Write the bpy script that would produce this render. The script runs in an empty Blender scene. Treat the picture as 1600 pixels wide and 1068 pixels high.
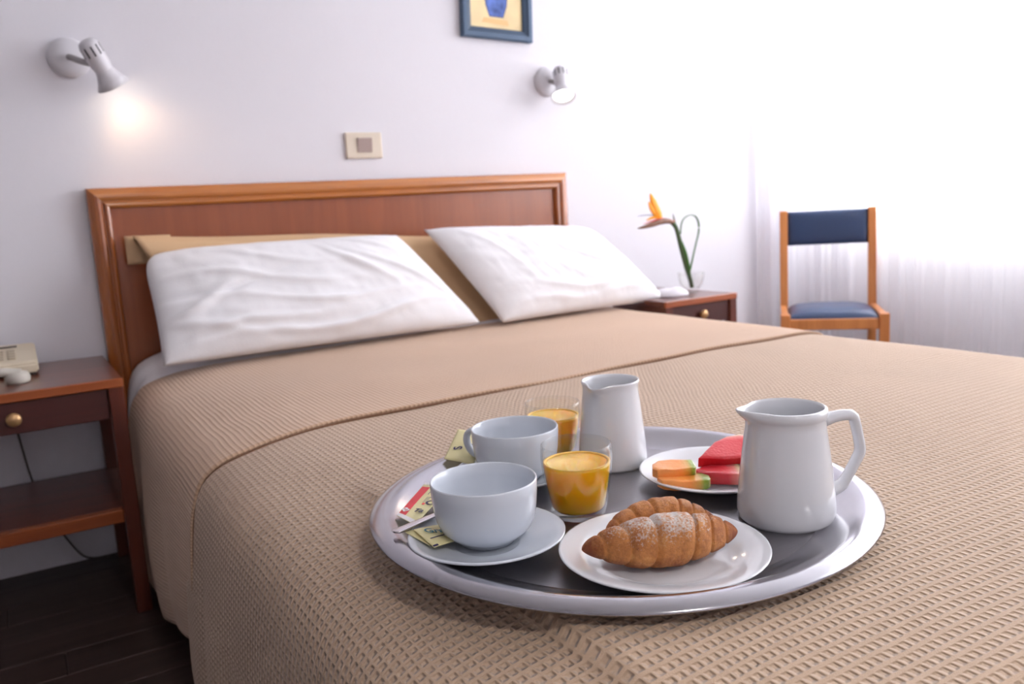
import bpy, bmesh, math, random
from mathutils import Vector, Matrix, noise
from math import sin, cos, pi, radians
random.seed(7)
S = bpy.context.scene
COL = S.collection

# ---------------------------------------------------------------- camera
YAW, PITCH, ROLL, FPX = .535, .156, -.059, 1300.0
CAM = Vector((-.203, -2.613, .919))
fwd = Vector((sin(YAW)*cos(PITCH), cos(YAW)*cos(PITCH), -sin(PITCH)))
rgt = Vector((cos(YAW), -sin(YAW), 0)); upv = rgt.cross(fwd)
r2 = rgt*cos(ROLL) + upv*sin(ROLL); u2 = -rgt*sin(ROLL) + upv*cos(ROLL)
cd = bpy.data.cameras.new('camera'); cam = bpy.data.objects.new('camera', cd); COL.objects.link(cam)
cam.matrix_world = Matrix(((r2.x, u2.x, -fwd.x, CAM.x), (r2.y, u2.y, -fwd.y, CAM.y), (r2.z, u2.z, -fwd.z, CAM.z), (0, 0, 0, 1)))
cd.sensor_width = 36; cd.lens = FPX/1600*36; cd.clip_start = .02
cd.dof.use_dof = True; cd.dof.focus_distance = .86; cd.dof.aperture_fstop = 7.0
S.camera = cam
# ---------------------------------------------------------------- light and exposure
S.view_settings.view_transform = 'Standard'; S.view_settings.look = 'None'
S.view_settings.exposure = 0.36; S.view_settings.gamma = 1.0
S.view_settings.use_curve_mapping = False
W = bpy.data.worlds.new('sky'); S.world = W; W.use_nodes = True
bg = W.node_tree.nodes['Background']; bg.inputs[0].default_value = (.93, .96, 1, 1); bg.inputs[1].default_value = 5.5
ld = bpy.data.lights.new('daylight', 'AREA'); ld.shape = 'RECTANGLE'; ld.size = 3.3; ld.size_y = 1.7
ld.energy = 82; ld.color = (1, .985, .97)
lo = bpy.data.objects.new('daylight', ld); COL.objects.link(lo)
lo.location = (3.5, -1.85, 1.75); lo.rotation_euler = (0, radians(90), 0)     # faces -x, outside the window
lo.rotation_euler = (radians(90), 0, radians(90))

l2 = bpy.data.lights.new('ceiling_fill', 'AREA'); l2.shape = 'DISK'; l2.size = .14; l2.energy = 17; l2.color = (1, .95, .9)  # unseen fill lamp, added behind the camera to brighten the facing sides
o2 = bpy.data.objects.new('ceiling_fill', l2); COL.objects.link(o2); o2.location = (.2, -3.7, 2.5)

# ---------------------------------------------------------------- materials
def nt(name):
    m = bpy.data.materials.new(name); m.use_nodes = True
    return m, m.node_tree.nodes, m.node_tree.links, m.node_tree.nodes['Principled BSDF']
def plain(name, c, rough=.5, metal=0, spec=.5, bump=0, bscale=200, sss=0, coat=0, var=0):
    m, N, L, b = nt(name)
    b.inputs['Base Color'].default_value = (*c, 1); b.inputs['Roughness'].default_value = rough
    b.inputs['Metallic'].default_value = metal; b.inputs['Specular IOR Level'].default_value = spec
    b.inputs['Coat Weight'].default_value = coat
    if sss:
        b.inputs['Subsurface Weight'].default_value = sss; b.inputs['Subsurface Radius'].default_value = (.02, .01, .006); b.inputs['Subsurface Scale'].default_value = .5
    tc = N.new('ShaderNodeTexCoord'); n = N.new('ShaderNodeTexNoise'); n.inputs['Scale'].default_value = bscale; n.inputs['Detail'].default_value = 4
    L.new(tc.outputs['Object'], n.inputs['Vector'])
    if bump:
        bp = N.new('ShaderNodeBump'); bp.inputs['Distance'].default_value = bump; bp.inputs['Strength'].default_value = 1
        L.new(n.outputs['Fac'], bp.inputs['Height']); L.new(bp.outputs[0], b.inputs['Normal'])
    if var:
        r = N.new('ShaderNodeValToRGB'); r.color_ramp.elements[0].position = .3; r.color_ramp.elements[1].position = .7
        r.color_ramp.elements[0].color = (*[x*(1-var) for x in c], 1); r.color_ramp.elements[1].color = (*[min(1, x*(1+var)) for x in c], 1)
        L.new(n.outputs['Fac'], r.inputs['Fac']); L.new(r.outputs[0], b.inputs['Base Color'])
    return m
def lin(r, g, b):
    f = lambda v: ((v/255+.055)/1.055)**2.4 if v > 10 else v/255/12.92
    return (f(r), f(g), f(b))
def wood(name, dark, light, axis='X', scale=1.0, rough=.3, coat=.3, contrast=(.25, .8)):
    m, N, L, b = nt(name)
    tc = N.new('ShaderNodeTexCoord'); mp = N.new('ShaderNodeMapping')
    k = 1.2*scale; q = 22*scale
    mp.inputs['Scale'].default_value = {'X': (k, q, q), 'Y': (q, k, q), 'Z': (q, q, k)}[axis]
    n = N.new('ShaderNodeTexNoise'); n.inputs['Scale'].default_value = 1.6; n.inputs['Detail'].default_value = 6; n.inputs['Distortion'].default_value = .9
    n2 = N.new('ShaderNodeTexNoise'); n2.inputs['Scale'].default_value = 9; n2.inputs['Detail'].default_value = 3
    mx = N.new('ShaderNodeMath'); mx.operation = 'MULTIPLY_ADD'; mx.inputs[1].default_value = .28
    r = N.new('ShaderNodeValToRGB'); r.color_ramp.elements[0].position, r.color_ramp.elements[1].position = contrast
    r.color_ramp.elements[0].color = (*dark, 1); r.color_ramp.elements[1].color = (*light, 1)
    L.new(tc.outputs['Object'], mp.inputs[0]); L.new(mp.outputs[0], n.inputs['Vector']); L.new(mp.outputs[0], n2.inputs['Vector'])
    L.new(n2.outputs['Fac'], mx.inputs[0]); L.new(n.outputs['Fac'], mx.inputs[2]); L.new(mx.outputs[0], r.inputs['Fac'])
    L.new(r.outputs[0], b.inputs['Base Color']); b.inputs['Roughness'].default_value = rough
    b.inputs['Coat Weight'].default_value = coat; b.inputs['Coat Roughness'].default_value = .25
    bp = N.new('ShaderNodeBump'); bp.inputs['Distance'].default_value = .0004; bp.inputs['Strength'].default_value = .5
    L.new(n.outputs['Fac'], bp.inputs['Height']); L.new(bp.outputs[0], b.inputs['Normal'])
    return m
def waffle(name, c, pu=.0098, pv=.0135, depth=.0022, vmix=1.0):
    m, N, L, b = nt(name)
    uv = N.new('ShaderNodeUVMap'); sx = N.new('ShaderNodeSeparateXYZ'); L.new(uv.outputs[0], sx.inputs[0])
    def M(op, a, bb=None):
        n = N.new('ShaderNodeMath'); n.operation = op
        for i, v in enumerate((a, bb)):
            if v is None: continue
            if isinstance(v, (int, float)): n.inputs[i].default_value = v
            else: L.new(v, n.inputs[i])
        return n.outputs[0]
    # slight waviness of the weave
    wn = N.new('ShaderNodeTexNoise'); wn.inputs['Scale'].default_value = 5; L.new(uv.outputs[0], wn.inputs['Vector'])
    wob = M('MULTIPLY', M('SUBTRACT', wn.outputs['Fac'], .5), .012)
    cu = M('ABSOLUTE', M('SINE', M('MULTIPLY', M('ADD', sx.outputs[0], wob), pi/pu)))
    cv = M('ABSOLUTE', M('SINE', M('MULTIPLY', M('ADD', sx.outputs[1], wob), pi/pv)))
    cvm = M('ADD', M('MULTIPLY', cv, vmix), 1-vmix)
    def SM(v, a, b_):
        n = N.new('ShaderNodeMapRange'); n.interpolation_type = 'SMOOTHSTEP'; n.inputs['From Min'].default_value = a; n.inputs['From Max'].default_value = b_
        L.new(v, n.inputs['Value']); return n.outputs[0]
    pit = M('MULTIPLY', SM(cu, .12, .95), M('ADD', M('MULTIPLY', SM(cv, .38, .98), vmix), 1-vmix))
    h = M('SUBTRACT', 1.0, pit)
    fine = N.new('ShaderNodeTexNoise'); fine.inputs['Scale'].default_value = 900; fine.inputs['Detail'].default_value = 2; L.new(uv.outputs[0], fine.inputs['Vector'])
    hh = M('ADD', h, M('MULTIPLY', fine.outputs['Fac'], .22))
    bp = N.new('ShaderNodeBump'); bp.inputs['Distance'].default_value = depth; bp.inputs['Strength'].default_value = 1
    L.new(hh, bp.inputs['Height']); L.new(bp.outputs[0], b.inputs['Normal'])
    big = N.new('ShaderNodeTexNoise'); big.inputs['Scale'].default_value = 2.2; L.new(uv.outputs[0], big.inputs['Vector'])
    r = N.new('ShaderNodeValToRGB'); r.color_ramp.elements[0].position = .3; r.color_ramp.elements[1].position = .7
    r.color_ramp.elements[0].color = (*[x*.93 for x in c], 1); r.color_ramp.elements[1].color = (*[x*1.06 for x in c], 1)
    L.new(big.outputs['Fac'], r.inputs['Fac']); L.new(r.outputs[0], b.inputs['Base Color'])
    b.inputs['Roughness'].default_value = .75; b.inputs['Specular IOR Level'].default_value = .25
    b.inputs['Sheen Weight'].default_value = .25
    return m
def clearglass(name, tint=(1, 1, 1)):
    m, N, L, b = nt(name); N.remove(b)
    t = N.new('ShaderNodeBsdfTransparent'); t.inputs[0].default_value = (*tint, 1)
    g = N.new('ShaderNodeBsdfGlossy'); g.inputs['Roughness'].default_value = .03
    f = N.new('ShaderNodeLayerWeight'); f.inputs[0].default_value = .5
    pw = N.new('ShaderNodeMath'); pw.operation = 'POWER'; pw.inputs[1].default_value = 4.5; L.new(f.outputs['Facing'], pw.inputs[0])
    ma = N.new('ShaderNodeMath'); ma.operation = 'MULTIPLY_ADD'; ma.inputs[1].default_value = .8; ma.inputs[2].default_value = .04; L.new(pw.outputs[0], ma.inputs[0])
    mx = N.new('ShaderNodeMixShader'); L.new(ma.outputs[0], mx.inputs[0]); L.new(t.outputs[0], mx.inputs[1]); L.new(g.outputs[0], mx.inputs[2])
    L.new(mx.outputs[0], N['Material Output'].inputs[0]); return m
def sheer(name):
    m, N, L, b = nt(name); N.remove(b)
    t = N.new('ShaderNodeBsdfTransparent'); t.inputs[0].default_value = (.95, .95, .97, 1)
    d = N.new('ShaderNodeBsdfDiffuse'); d.inputs[0].default_value = (.95, .94, .96, 1)
    tl = N.new('ShaderNodeBsdfTranslucent'); tl.inputs[0].default_value = (.95, .94, .97, 1)
    a = N.new('ShaderNodeMixShader'); a.inputs[0].default_value = .5; L.new(d.outputs[0], a.inputs[1]); L.new(tl.outputs[0], a.inputs[2])
    # thread density of the net: fine vertical streaks in the weave
    c = N.new('ShaderNodeMixShader'); c.inputs[0].default_value = .72; L.new(t.outputs[0], c.inputs[1]); L.new(a.outputs[0], c.inputs[2])
    L.new(c.outputs[0], N['Material Output'].inputs[0]); return m
def glow(name, c, s):
    m, N, L, b = nt(name); N.remove(b)
    e = N.new('ShaderNodeEmission'); e.inputs[0].default_value = (*c, 1); e.inputs[1].default_value = s
    L.new(e.outputs[0], N['Material Output'].inputs[0]); return m
def croissant_mat(name):
    m, N, L, b = nt(name)
    tc = N.new('ShaderNodeTexCoord')
    at = N.new('ShaderNodeAttribute'); at.attribute_name = 'crust'
    n = N.new('ShaderNodeTexNoise'); n.inputs['Scale'].default_value = 190; n.inputs['Detail'].default_value = 8; n.inputs['Roughness'].default_value = .75; L.new(tc.outputs['Object'], n.inputs['Vector'])
    ad = N.new('ShaderNodeMath'); ad.operation = 'MULTIPLY_ADD'; ad.inputs[1].default_value = .95; L.new(n.outputs['Fac'], ad.inputs[0]); L.new(at.outputs['Fac'], ad.inputs[2])
    r = N.new('ShaderNodeValToRGB'); e = r.color_ramp.elements
    e[0].position = .12; e[0].color = (*lin(246, 200, 134), 1); e[1].position = 1.0; e[1].color = (*lin(150, 74, 34), 1)
    x = r.color_ramp.elements.new(.5); x.color = (*lin(222, 148, 82), 1)
    L.new(ad.outputs[0], r.inputs['Fac'])
    # icing sugar: attribute * noise
    sg = N.new('ShaderNodeAttribute'); sg.attribute_name = 'sugar'
    v = N.new('ShaderNodeTexNoise'); v.inputs['Scale'].default_value = 420; v.inputs['Detail'].default_value = 3; L.new(tc.outputs['Object'], v.inputs['Vector'])
    sm = N.new('ShaderNodeMath'); sm.operation = 'ADD'; L.new(sg.outputs['Fac'], sm.inputs[0]); L.new(v.outputs['Fac'], sm.inputs[1])
    mr = N.new('ShaderNodeMapRange'); mr.inputs['From Min'].default_value = .88; mr.inputs['From Max'].default_value = 1.18; mr.inputs['To Max'].default_value = .85; L.new(sm.outputs[0], mr.inputs['Value'])
    mx = N.new('ShaderNodeMixRGB'); L.new(mr.outputs[0], mx.inputs[0]); L.new(r.outputs[0], mx.inputs[1]); mx.inputs[2].default_value = (.85, .82, .8, 1)
    L.new(mx.outputs[0], b.inputs['Base Color']); b.inputs['Roughness'].default_value = .5
    bp = N.new('ShaderNodeBump'); bp.inputs['Distance'].default_value = .0030; bp.inputs['Strength'].default_value = 1; L.new(n.outputs['Fac'], bp.inputs['Height']); L.new(bp.outputs[0], b.inputs['Normal'])
    b.inputs['Subsurface Weight'].default_value = .08; b.inputs['Subsurface Radius'].default_value = (.01, .005, .002); b.inputs['Subsurface Scale'].default_value = .3
    return m
def attr_ramp(name, attr, stops, rough=.35, coat=0, bump=0, sss=.2):
    m, N, L, b = nt(name)
    at = N.new('ShaderNodeAttribute'); at.attribute_name = attr
    r = N.new('ShaderNodeValToRGB'); e = r.color_ramp.elements
    e[0].position = stops[0][0]; e[0].color = (*stops[0][1], 1); e[1].position = stops[-1][0]; e[1].color = (*stops[-1][1], 1)
    for p, c in stops[1:-1]:
        x = e.new(p); x.color = (*c, 1)
    L.new(at.outputs['Fac'], r.inputs['Fac']); L.new(r.outputs[0], b.inputs['Base Color'])
    b.inputs['Roughness'].default_value = rough; b.inputs['Coat Weight'].default_value = coat; b.inputs['Coat Roughness'].default_value = .15
    b.inputs['Subsurface Weight'].default_value = sss; b.inputs['Subsurface Radius'].default_value = (.01, .004, .002); b.inputs['Subsurface Scale'].default_value = .4
    tc = N.new('ShaderNodeTexCoord'); n = N.new('ShaderNodeTexNoise'); n.inputs['Scale'].default_value = 260; L.new(tc.outputs['Object'], n.inputs['Vector'])
    bp = N.new('ShaderNodeBump'); bp.inputs['Distance'].default_value = .0006; L.new(n.outputs['Fac'], bp.inputs['Height']); L.new(bp.outputs[0], b.inputs['Normal'])
    return m
def brushed(name, c, rough):
    m, N, L, b = nt(name)
    tc = N.new('ShaderNodeTexCoord'); mp = N.new('ShaderNodeMapping'); mp.inputs['Scale'].default_value = (6, 260, 6); mp.inputs['Rotation'].default_value = (0, 0, .5)
    n = N.new('ShaderNodeTexNoise'); n.inputs['Scale'].default_value = 2; n.inputs['Detail'].default_value = 4
    L.new(tc.outputs['Object'], mp.inputs[0]); L.new(mp.outputs[0], n.inputs['Vector'])
    mr = N.new('ShaderNodeMapRange'); mr.inputs['To Min'].default_value = rough*.75; mr.inputs['To Max'].default_value = rough*1.3; L.new(n.outputs['Fac'], mr.inputs['Value'])
    L.new(mr.outputs[0], b.inputs['Roughness']); b.inputs['Metallic'].default_value = 1; b.inputs['Base Color'].default_value = (*c, 1)
    bp = N.new('ShaderNodeBump'); bp.inputs['Distance'].default_value = .00006; L.new(n.outputs['Fac'], bp.inputs['Height']); L.new(bp.outputs[0], b.inputs['Normal'])
    return m

M = {}
M['walldark'] = plain('side_wall_paint', (.38, .36, .37), .75, bump=.0012, bscale=14, spec=.2)  # unseen left wall, toned darker to cut its bounce light
M['wall'] = plain('wall_paint', (.77, .75, .80), .75, bump=.0012, bscale=14, spec=.2)
M['ceiling'] = plain('ceiling_paint', (.85, .85, .86), .8, bump=.001, bscale=30, spec=.2)
M['floorbase'] = plain('subfloor', (.012, .008, .007), .8)
M['board'] = wood('floor_wood', (.016, .009, .008), (.06, .034, .03), 'X', 1, .45, .1)
M['head_h'] = wood('headboard_wood_long', lin(132, 68, 24), lin(200, 124, 56), 'X', .8, .24, .9)
M['head_v'] = wood('headboard_wood_upright', lin(104, 50, 20), lin(168, 94, 42), 'Z', .8, .24, .9)
M['panel'] = wood('headboard_veneer', lin(132, 64, 28), lin(154, 80, 38), 'Z', .7, .35, .5)
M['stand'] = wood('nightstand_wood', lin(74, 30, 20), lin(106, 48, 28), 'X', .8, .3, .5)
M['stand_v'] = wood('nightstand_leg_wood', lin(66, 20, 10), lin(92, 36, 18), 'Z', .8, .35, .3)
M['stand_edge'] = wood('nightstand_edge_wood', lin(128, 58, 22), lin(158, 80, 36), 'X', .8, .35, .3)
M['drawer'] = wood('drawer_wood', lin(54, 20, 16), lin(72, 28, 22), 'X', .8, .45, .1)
M['chair'] = wood('chair_wood', lin(190, 112, 58), lin(222, 146, 84), 'Z', .9, .35, .2)
M['leather'] = plain('navy_leather', lin(44, 64, 100), .36, bump=.0004, bscale=300, coat=.15)
M['brass'] = plain('brass_knob', lin(190, 150, 105), .3, .6)
M['linen'] = plain('white_linen', (.83, .82, .85), .85, bump=.0005, bscale=260, spec=.15)
M['sheet'] = plain('white_sheet', (.8, .78, .82), .85, bump=.0005, bscale=200, spec=.15)
M['mattress'] = plain('mattress_ticking', (.7, .68, .7), .8)
M['waffle'] = waffle('waffle_weave', lin(198, 169, 143), depth=.0032)
M['waffle2'] = waffle('ribbed_weave', lin(202, 168, 140), pu=.0098, pv=.0135, depth=.0016, vmix=.35)
M['edge_shadow_cord'] = plain('edge_shadow_brown', lin(120, 84, 60), .8)
M['tan'] = plain('tan_cotton', lin(208, 174, 138), .85, bump=.0004, bscale=300, spec=.15)
M['china'] = plain('white_china', (.72, .73, .77), .12, spec=.5, coat=.3)
M['chinab'] = plain('cool_white_china', (.64, .68, .75), .12, spec=.5, coat=.3)
M['tray_in'] = brushed('tray_satin_steel', (.33, .32, .34), .36)
M['tray_rim'] = brushed('tray_polished_steel', (.43, .42, .45), .18)
M['spoon'] = plain('spoon_steel', (.62, .58, .6), .2, 1)
M['glass'] = clearglass('clear_glass', (.975, .975, .97))
M['juice'] = plain('orange_juice', (1.0, .50, .004), .22, sss=.9)
M['juice'].node_tree.nodes['Principled BSDF'].inputs['Subsurface Radius'].default_value = (.06, .025, .002); M['juice'].node_tree.nodes['Principled BSDF'].inputs['Subsurface Scale'].default_value = .8
M['foam'] = plain('juice_foam', (1.0, .60, .10), .4)
M['croissant'] = croissant_mat('croissant_crust')
M['lampw'] = plain('lamp_white_metal', (.66, .64, .68), .35)
M['lampgrey'] = plain('lamp_grey_joint', (.36, .34, .35), .4)
M['slot'] = plain('slot_shadowed_metal', (.03, .025, .03), .7)
M['bulb'] = glow('lit_bulb', (1, .88, .70), 7)
M['bulb2'] = glow('lit_bulb_right', (1, .97, .92), 6)
M['frame'] = plain('blue_grey_frame', lin(74, 96, 124), .5)
M['frame2'] = plain('dark_blue_frame_lip', lin(48, 70, 96), .5)
M['canvas'] = plain('cream_canvas', lin(238, 214, 168), .8, bscale=9, var=.12)
M['vaseblue'] = plain('painted_blue', lin(96, 120, 190), .8, bscale=26, var=.45)
M['vaseline'] = plain('painted_outline', lin(50, 54, 110), .8)
M['orangepaint'] = plain('painted_orange', lin(238, 196, 140), .8)
M['plate_sw'] = plain('switch_plate_beige', lin(222, 208, 190), .4)
M['rocker'] = plain('switch_rocker_grey', lin(168, 148, 142), .4)
M['phone'] = plain('telephone_beige', lin(214, 200, 176), .5)
M['phonekey'] = plain('telephone_key', lin(182, 168, 146), .5)
M['phonedark'] = plain('telephone_slot', lin(70, 60, 56), .6)
M['handset'] = plain('handset_grey_beige', lin(192, 186, 176), .5)
M['cord'] = plain('cable_grey', lin(84, 76, 74), .6)
M['petal'] = plain('orange_petal', lin(255, 160, 10), .5, sss=.2)
M['bract'] = plain('red_green_bract', lin(122, 84, 66), .5, bscale=40, var=.4)
M['bractred'] = plain('red_bract_edge', lin(214, 70, 60), .5)
M['stem'] = plain('green_stem', lin(74, 96, 60), .5)
M['leaf'] = plain('green_leaf', lin(70, 120, 52), .5)
M['napkin'] = plain('napkin_cloth', (.72, .69, .74), .8)
M['packet'] = plain('packet_cream_paper', lin(236, 226, 172), .5, bump=.0003, bscale=120)
M['packetw'] = plain('packet_white_paper', lin(240, 236, 238), .5, bump=.0003, bscale=120)
M['red'] = plain('print_red', lin(232, 62, 72), .45)
M['navy'] = plain('print_navy', lin(44, 34, 92), .5)
M['teal'] = plain('print_teal', lin(20, 120, 140), .5)
M['grey'] = plain('print_grey', lin(120, 120, 120), .5)
M['white'] = plain('print_white', (.9, .9, .9), .5)
M['curtain'] = sheer('sheer_curtain')
M['winframe'] = plain('window_paint', (.8, .8, .82), .5)
M['pane'] = clearglass('window_glass')
M['track'] = plain('curtain_track', (.7, .7, .72), .5)
M['melon'] = attr_ramp('melon_flesh', 't', [(0, lin(255, 178, 112)), (.62, lin(255, 158, 70)), (.8, lin(224, 170, 70)), (.88, lin(150, 170, 50)), (1, lin(120, 140, 50))], .3, .3)
M['watermelon'] = attr_ramp('watermelon_flesh', 't', [(0, lin(216, 30, 44)), (.66, lin(232, 66, 76)), (.8, lin(240, 140, 130)), (.88, lin(232, 224, 180)), (.94, lin(60, 110, 40)), (1, lin(20, 64, 24))], .3, .3)
M['melonrind'] = plain('melon_rind', lin(206, 186, 120), .6, bscale=220, var=.2)
M['greenrind'] = plain('watermelon_rind', lin(22, 62, 28), .35, bscale=60, var=.5)

# ---------------------------------------------------------------- helpers
def link(name, me, mat=None, parent=None, smooth=False):
    o = bpy.data.objects.new(name, me); COL.objects.link(o)
    if mat is not None: me.materials.append(mat)
    if parent is not None: o.parent = parent
    if smooth:
        for p in me.polygons: p.use_smooth = True
    return o
def pydata(name, V, F, mat, parent=None, smooth=False, uv=None):
    me = bpy.data.meshes.new(name); me.from_pydata([tuple(v) for v in V], [], F); me.update()
    if uv is not None:
        l = me.uv_layers.new(name='UVMap')
        for p in me.polygons:
            for li in p.loop_indices: l.data[li].uv = uv[me.loops[li].vertex_index]
    return link(name, me, mat, parent, smooth)
def frombm(name, bm, mat, parent=None, smooth=False, recalc=True):
    if recalc: bmesh.ops.recalc_face_normals(bm, faces=bm.faces)
    me = bpy.data.meshes.new(name); bm.to_mesh(me); bm.free()
    return link(name, me, mat, parent, smooth)
def empty(name, loc, label, cat, group=None, rotz=0):
    o = bpy.data.objects.new(name, None); COL.objects.link(o); o.location = loc; o.rotation_euler = (0, 0, rotz)
    o.empty_display_size = .05
    tag(o, label, cat, group); return o
def tag(o, label, cat, group=None):
    o['label'] = label; o['category'] = cat
    if group: o['group'] = group
    return o
def struct(o): o['kind'] = 'structure'; return o
def addbox(bm, x0, x1, y0, y1, z0, z1, bev=0, seg=2, mat=None):
    r = bmesh.ops.create_cube(bm, size=1)
    for v in r['verts']:
        v.co = Vector(((x0+x1)/2+v.co.x*(x1-x0), (y0+y1)/2+v.co.y*(y1-y0), (z0+z1)/2+v.co.z*(z1-z0)))
        if mat is not None: v.co = mat @ v.co
    if bev:
        es = list({e for v in r['verts'] for e in v.link_edges})
        bmesh.ops.bevel(bm, geom=es, offset=bev, segments=seg, affect='EDGES', profile=.5)
def box(name, x0, x1, y0, y1, z0, z1, mat, parent=None, bev=0, seg=2, smooth=False, xf=None):
    bm = bmesh.new(); addbox(bm, x0, x1, y0, y1, z0, z1, bev, seg, xf)
    return frombm(name, bm, mat, parent, smooth)
def lathe(name, prof, mat, parent=None, n=64, closed=False, fn=None):
    V = []; F = []
    for r, z in prof:
        for k in range(n):
            a = 2*pi*k/n; p = Vector((r*cos(a), r*sin(a), z))
            if fn: p = fn(p, a, r, z)
            V.append(p)
    m = len(prof)
    for i in range(m-1 if not closed else m):
        j = (i+1) % m
        for k in range(n):
            k2 = (k+1) % n; F.append((i*n+k, i*n+k2, j*n+k2, j*n+k))
    bm = bmesh.new(); me = bpy.data.meshes.new('t'); me.from_pydata(V, [], F); bm.from_mesh(me); bpy.data.meshes.remove(me)
    bmesh.ops.remove_doubles(bm, verts=bm.verts, dist=1e-6)
    return frombm(name, bm, mat, parent, True)
def smoothp(pts, it=2):
    # Chaikin on an open 2D/3D polyline
    for _ in range(it):
        q = [pts[0]]
        for a, b in zip(pts[:-1], pts[1:]):
            a = Vector(a); b = Vector(b); q += [tuple(a*.75+b*.25), tuple(a*.25+b*.75)]
        q.append(pts[-1]); pts = q
    return pts
def tube(name, pts, rad, mat, parent=None, n=12, flat=1.0, it=2, up=(0, 0, 1), cap=True):
    P = [Vector(p) for p in (smoothp(pts, it) if it else pts)]
    m = len(P)
    if not isinstance(rad, (list, tuple)): rad = [rad]*m
    else:
        R0 = list(rad); rad = []
        for i in range(m):
            t = i/(m-1)*(len(R0)-1); k = min(int(t), len(R0)-2); rad.append(R0[k]*(1-t+k)+R0[k+1]*(t-k))
    V = []; F = []; U = Vector(up)
    for i, p in enumerate(P):
        t = (P[min(i+1, m-1)]-P[max(i-1, 0)]).normalized()
        s = t.cross(U)
        if s.length < 1e-3: s = t.cross(Vector((1, 0, 0)))
        s.normalize(); w = s.cross(t).normalized()
        for k in range(n):
            a = 2*pi*k/n; V.append(p+s*cos(a)*rad[i]+w*sin(a)*rad[i]*flat)
    for i in range(m-1):
        for k in range(n):
            k2 = (k+1) % n; F.append((i*n+k, i*n+k2, (i+1)*n+k2, (i+1)*n+k))
    if cap: F.append(tuple(range(n))[::-1]); F.append(tuple((m-1)*n+k for k in range(n)))
    bm = bmesh.new(); me = bpy.data.meshes.new('t'); me.from_pydata(V, [], F); bm.from_mesh(me); bpy.data.meshes.remove(me)
    return frombm(name, bm, mat, parent, True)
def grid(name, nu, nv, fn, mat, parent=None, uvf=None, smooth=True, thick=0):
    V = []; F = []; UVs = []
    for j in range(nv+1):
        for i in range(nu+1):
            V.append(fn(i/nu, j/nv)); UVs.append(uvf(i/nu, j/nv) if uvf else (i/nu, j/nv))
    for j in range(nv):
        for i in range(nu):
            a = j*(nu+1)+i; F.append((a, a+1, a+nu+2, a+nu+1))
    o = pydata(name, V, F, mat, parent, smooth, UVs)
    if thick:
        md = o.modifiers.new('thickness', 'SOLIDIFY'); md.thickness = thick; md.offset = -1
    return o
def text(name, s, size, mat, parent, xf, extrude=.00005, bold=False):
    cu = bpy.data.curves.new('t', 'FONT'); cu.body = s; cu.size = size; cu.extrude = extrude
    cu.align_x = 'CENTER'; cu.align_y = 'CENTER'
    if bold: cu.offset = size*.02
    o = bpy.data.objects.new('t', cu); COL.objects.link(o)
    dg = bpy.context.evaluated_depsgraph_get(); me = bpy.data.meshes.new_from_object(o.evaluated_get(dg))
    bpy.data.objects.remove(o); bpy.data.curves.remove(cu)
    me.transform(xf); me.materials.clear()
    return link(name, me, mat, parent)
def quadframe(A, B, Cc, D):
    """matrix mapping unit square (0..1,0..1) approx to quad A(0,0) B(1,0) C(1,1) D(0,1)"""
    A, B, Cc, D = map(Vector, (A, B, Cc, D)); return A, B, Cc, D
def aframe(o, x, y):
    x = Vector(x).normalized(); y = Vector(y); z = x.cross(y).normalized(); y = z.cross(x)
    return Matrix(((x.x, y.x, z.x, o[0]), (x.y, y.y, z.y, o[1]), (x.z, y.z, z.z, o[2]), (0, 0, 0, 1)))

# ================================================================ SETTING
X0, X1, Y0, ZC = -1.9, 3.10, -4.6, 2.6
fl = struct(box('floor', X0, X1, Y0, 0, -.06, -.006, M['floorbase']))
y = -.001; k = 0
bmesh_cache = {}
while y > Y0+.1:
    w = .115
    xa = X0
    segs = [X0, X0+.7+(k*37 % 11)*.11, X0+2.6+(k*53 % 7)*.13, X1]
    for a, b in zip(segs[:-1], segs[1:]):
        bm = bmesh.new(); addbox(bm, a+.001, b-.001, y-w+.0015, y, -.006, random.uniform(-.0012, .0), .0012, 1)
        frombm('floorboard', bm, M['board'], fl)
    y -= w; k += 1
struct(box('ceiling', X0, X1, Y0, 0, ZC, ZC+.08, M['ceiling']))
struct(box('wall_back', X0-.1, X1+.1, 0, .1, -.06, ZC+.08, M['wall']))
struct(box('wall_left', X0-.1, X0, Y0, 0, -.06, ZC+.08, M['walldark']))
struct(box('wall_front', X0-.1, X1+.1, Y0-.1, Y0, -.06, ZC+.08, M['wall']))
# window wall with an opening
WY0, WY1, WZ0, WZ1 = -3.6, -.04, .77, 2.42
bm = bmesh.new()
for a in ((X1, X1+.14, Y0, 0, -.06, WZ0), (X1, X1+.14, Y0, 0, WZ1, ZC+.08), (X1, X1+.14, WY1, 0, WZ0, WZ1), (X1, X1+.14, Y0, WY0, WZ0, WZ1)): addbox(bm, *a)
struct(frombm('wall_right', bm, M['wall']))
win = bpy.data.objects.new('window_1', None); COL.objects.link(win); win.location = (X1+.07, (WY0+WY1)/2, WZ0); struct(win)
hw = (WY1-WY0)/2; hz = WZ1-WZ0
bm = bmesh.new()
addbox(bm, -.025, .025, -hw, hw, 0, .05, .004, 1); addbox(bm, -.025, .025, -hw, hw, hz-.05, hz, .004, 1)
addbox(bm, -.025, .025, -hw, -hw+.05, .05, hz-.05, .004, 1); addbox(bm, -.025, .025, hw-.05, hw, .05, hz-.05, .004, 1)
frombm('window_frame', bm, M['winframe'], win)
for i in range(1, 3):
    yy = -hw+2*hw*i/3; box('mullion', -.02, .02, yy-.025, yy+.025, .05, hz-.05, M['winframe'], win, .004)
for i in range(3):
    a = -hw+2*hw*i/3+.025; b = -hw+2*hw*(i+1)/3-.025
    box('pane', -.003, .003, a, b, .045, hz-.045, M['pane'], win)
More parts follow.
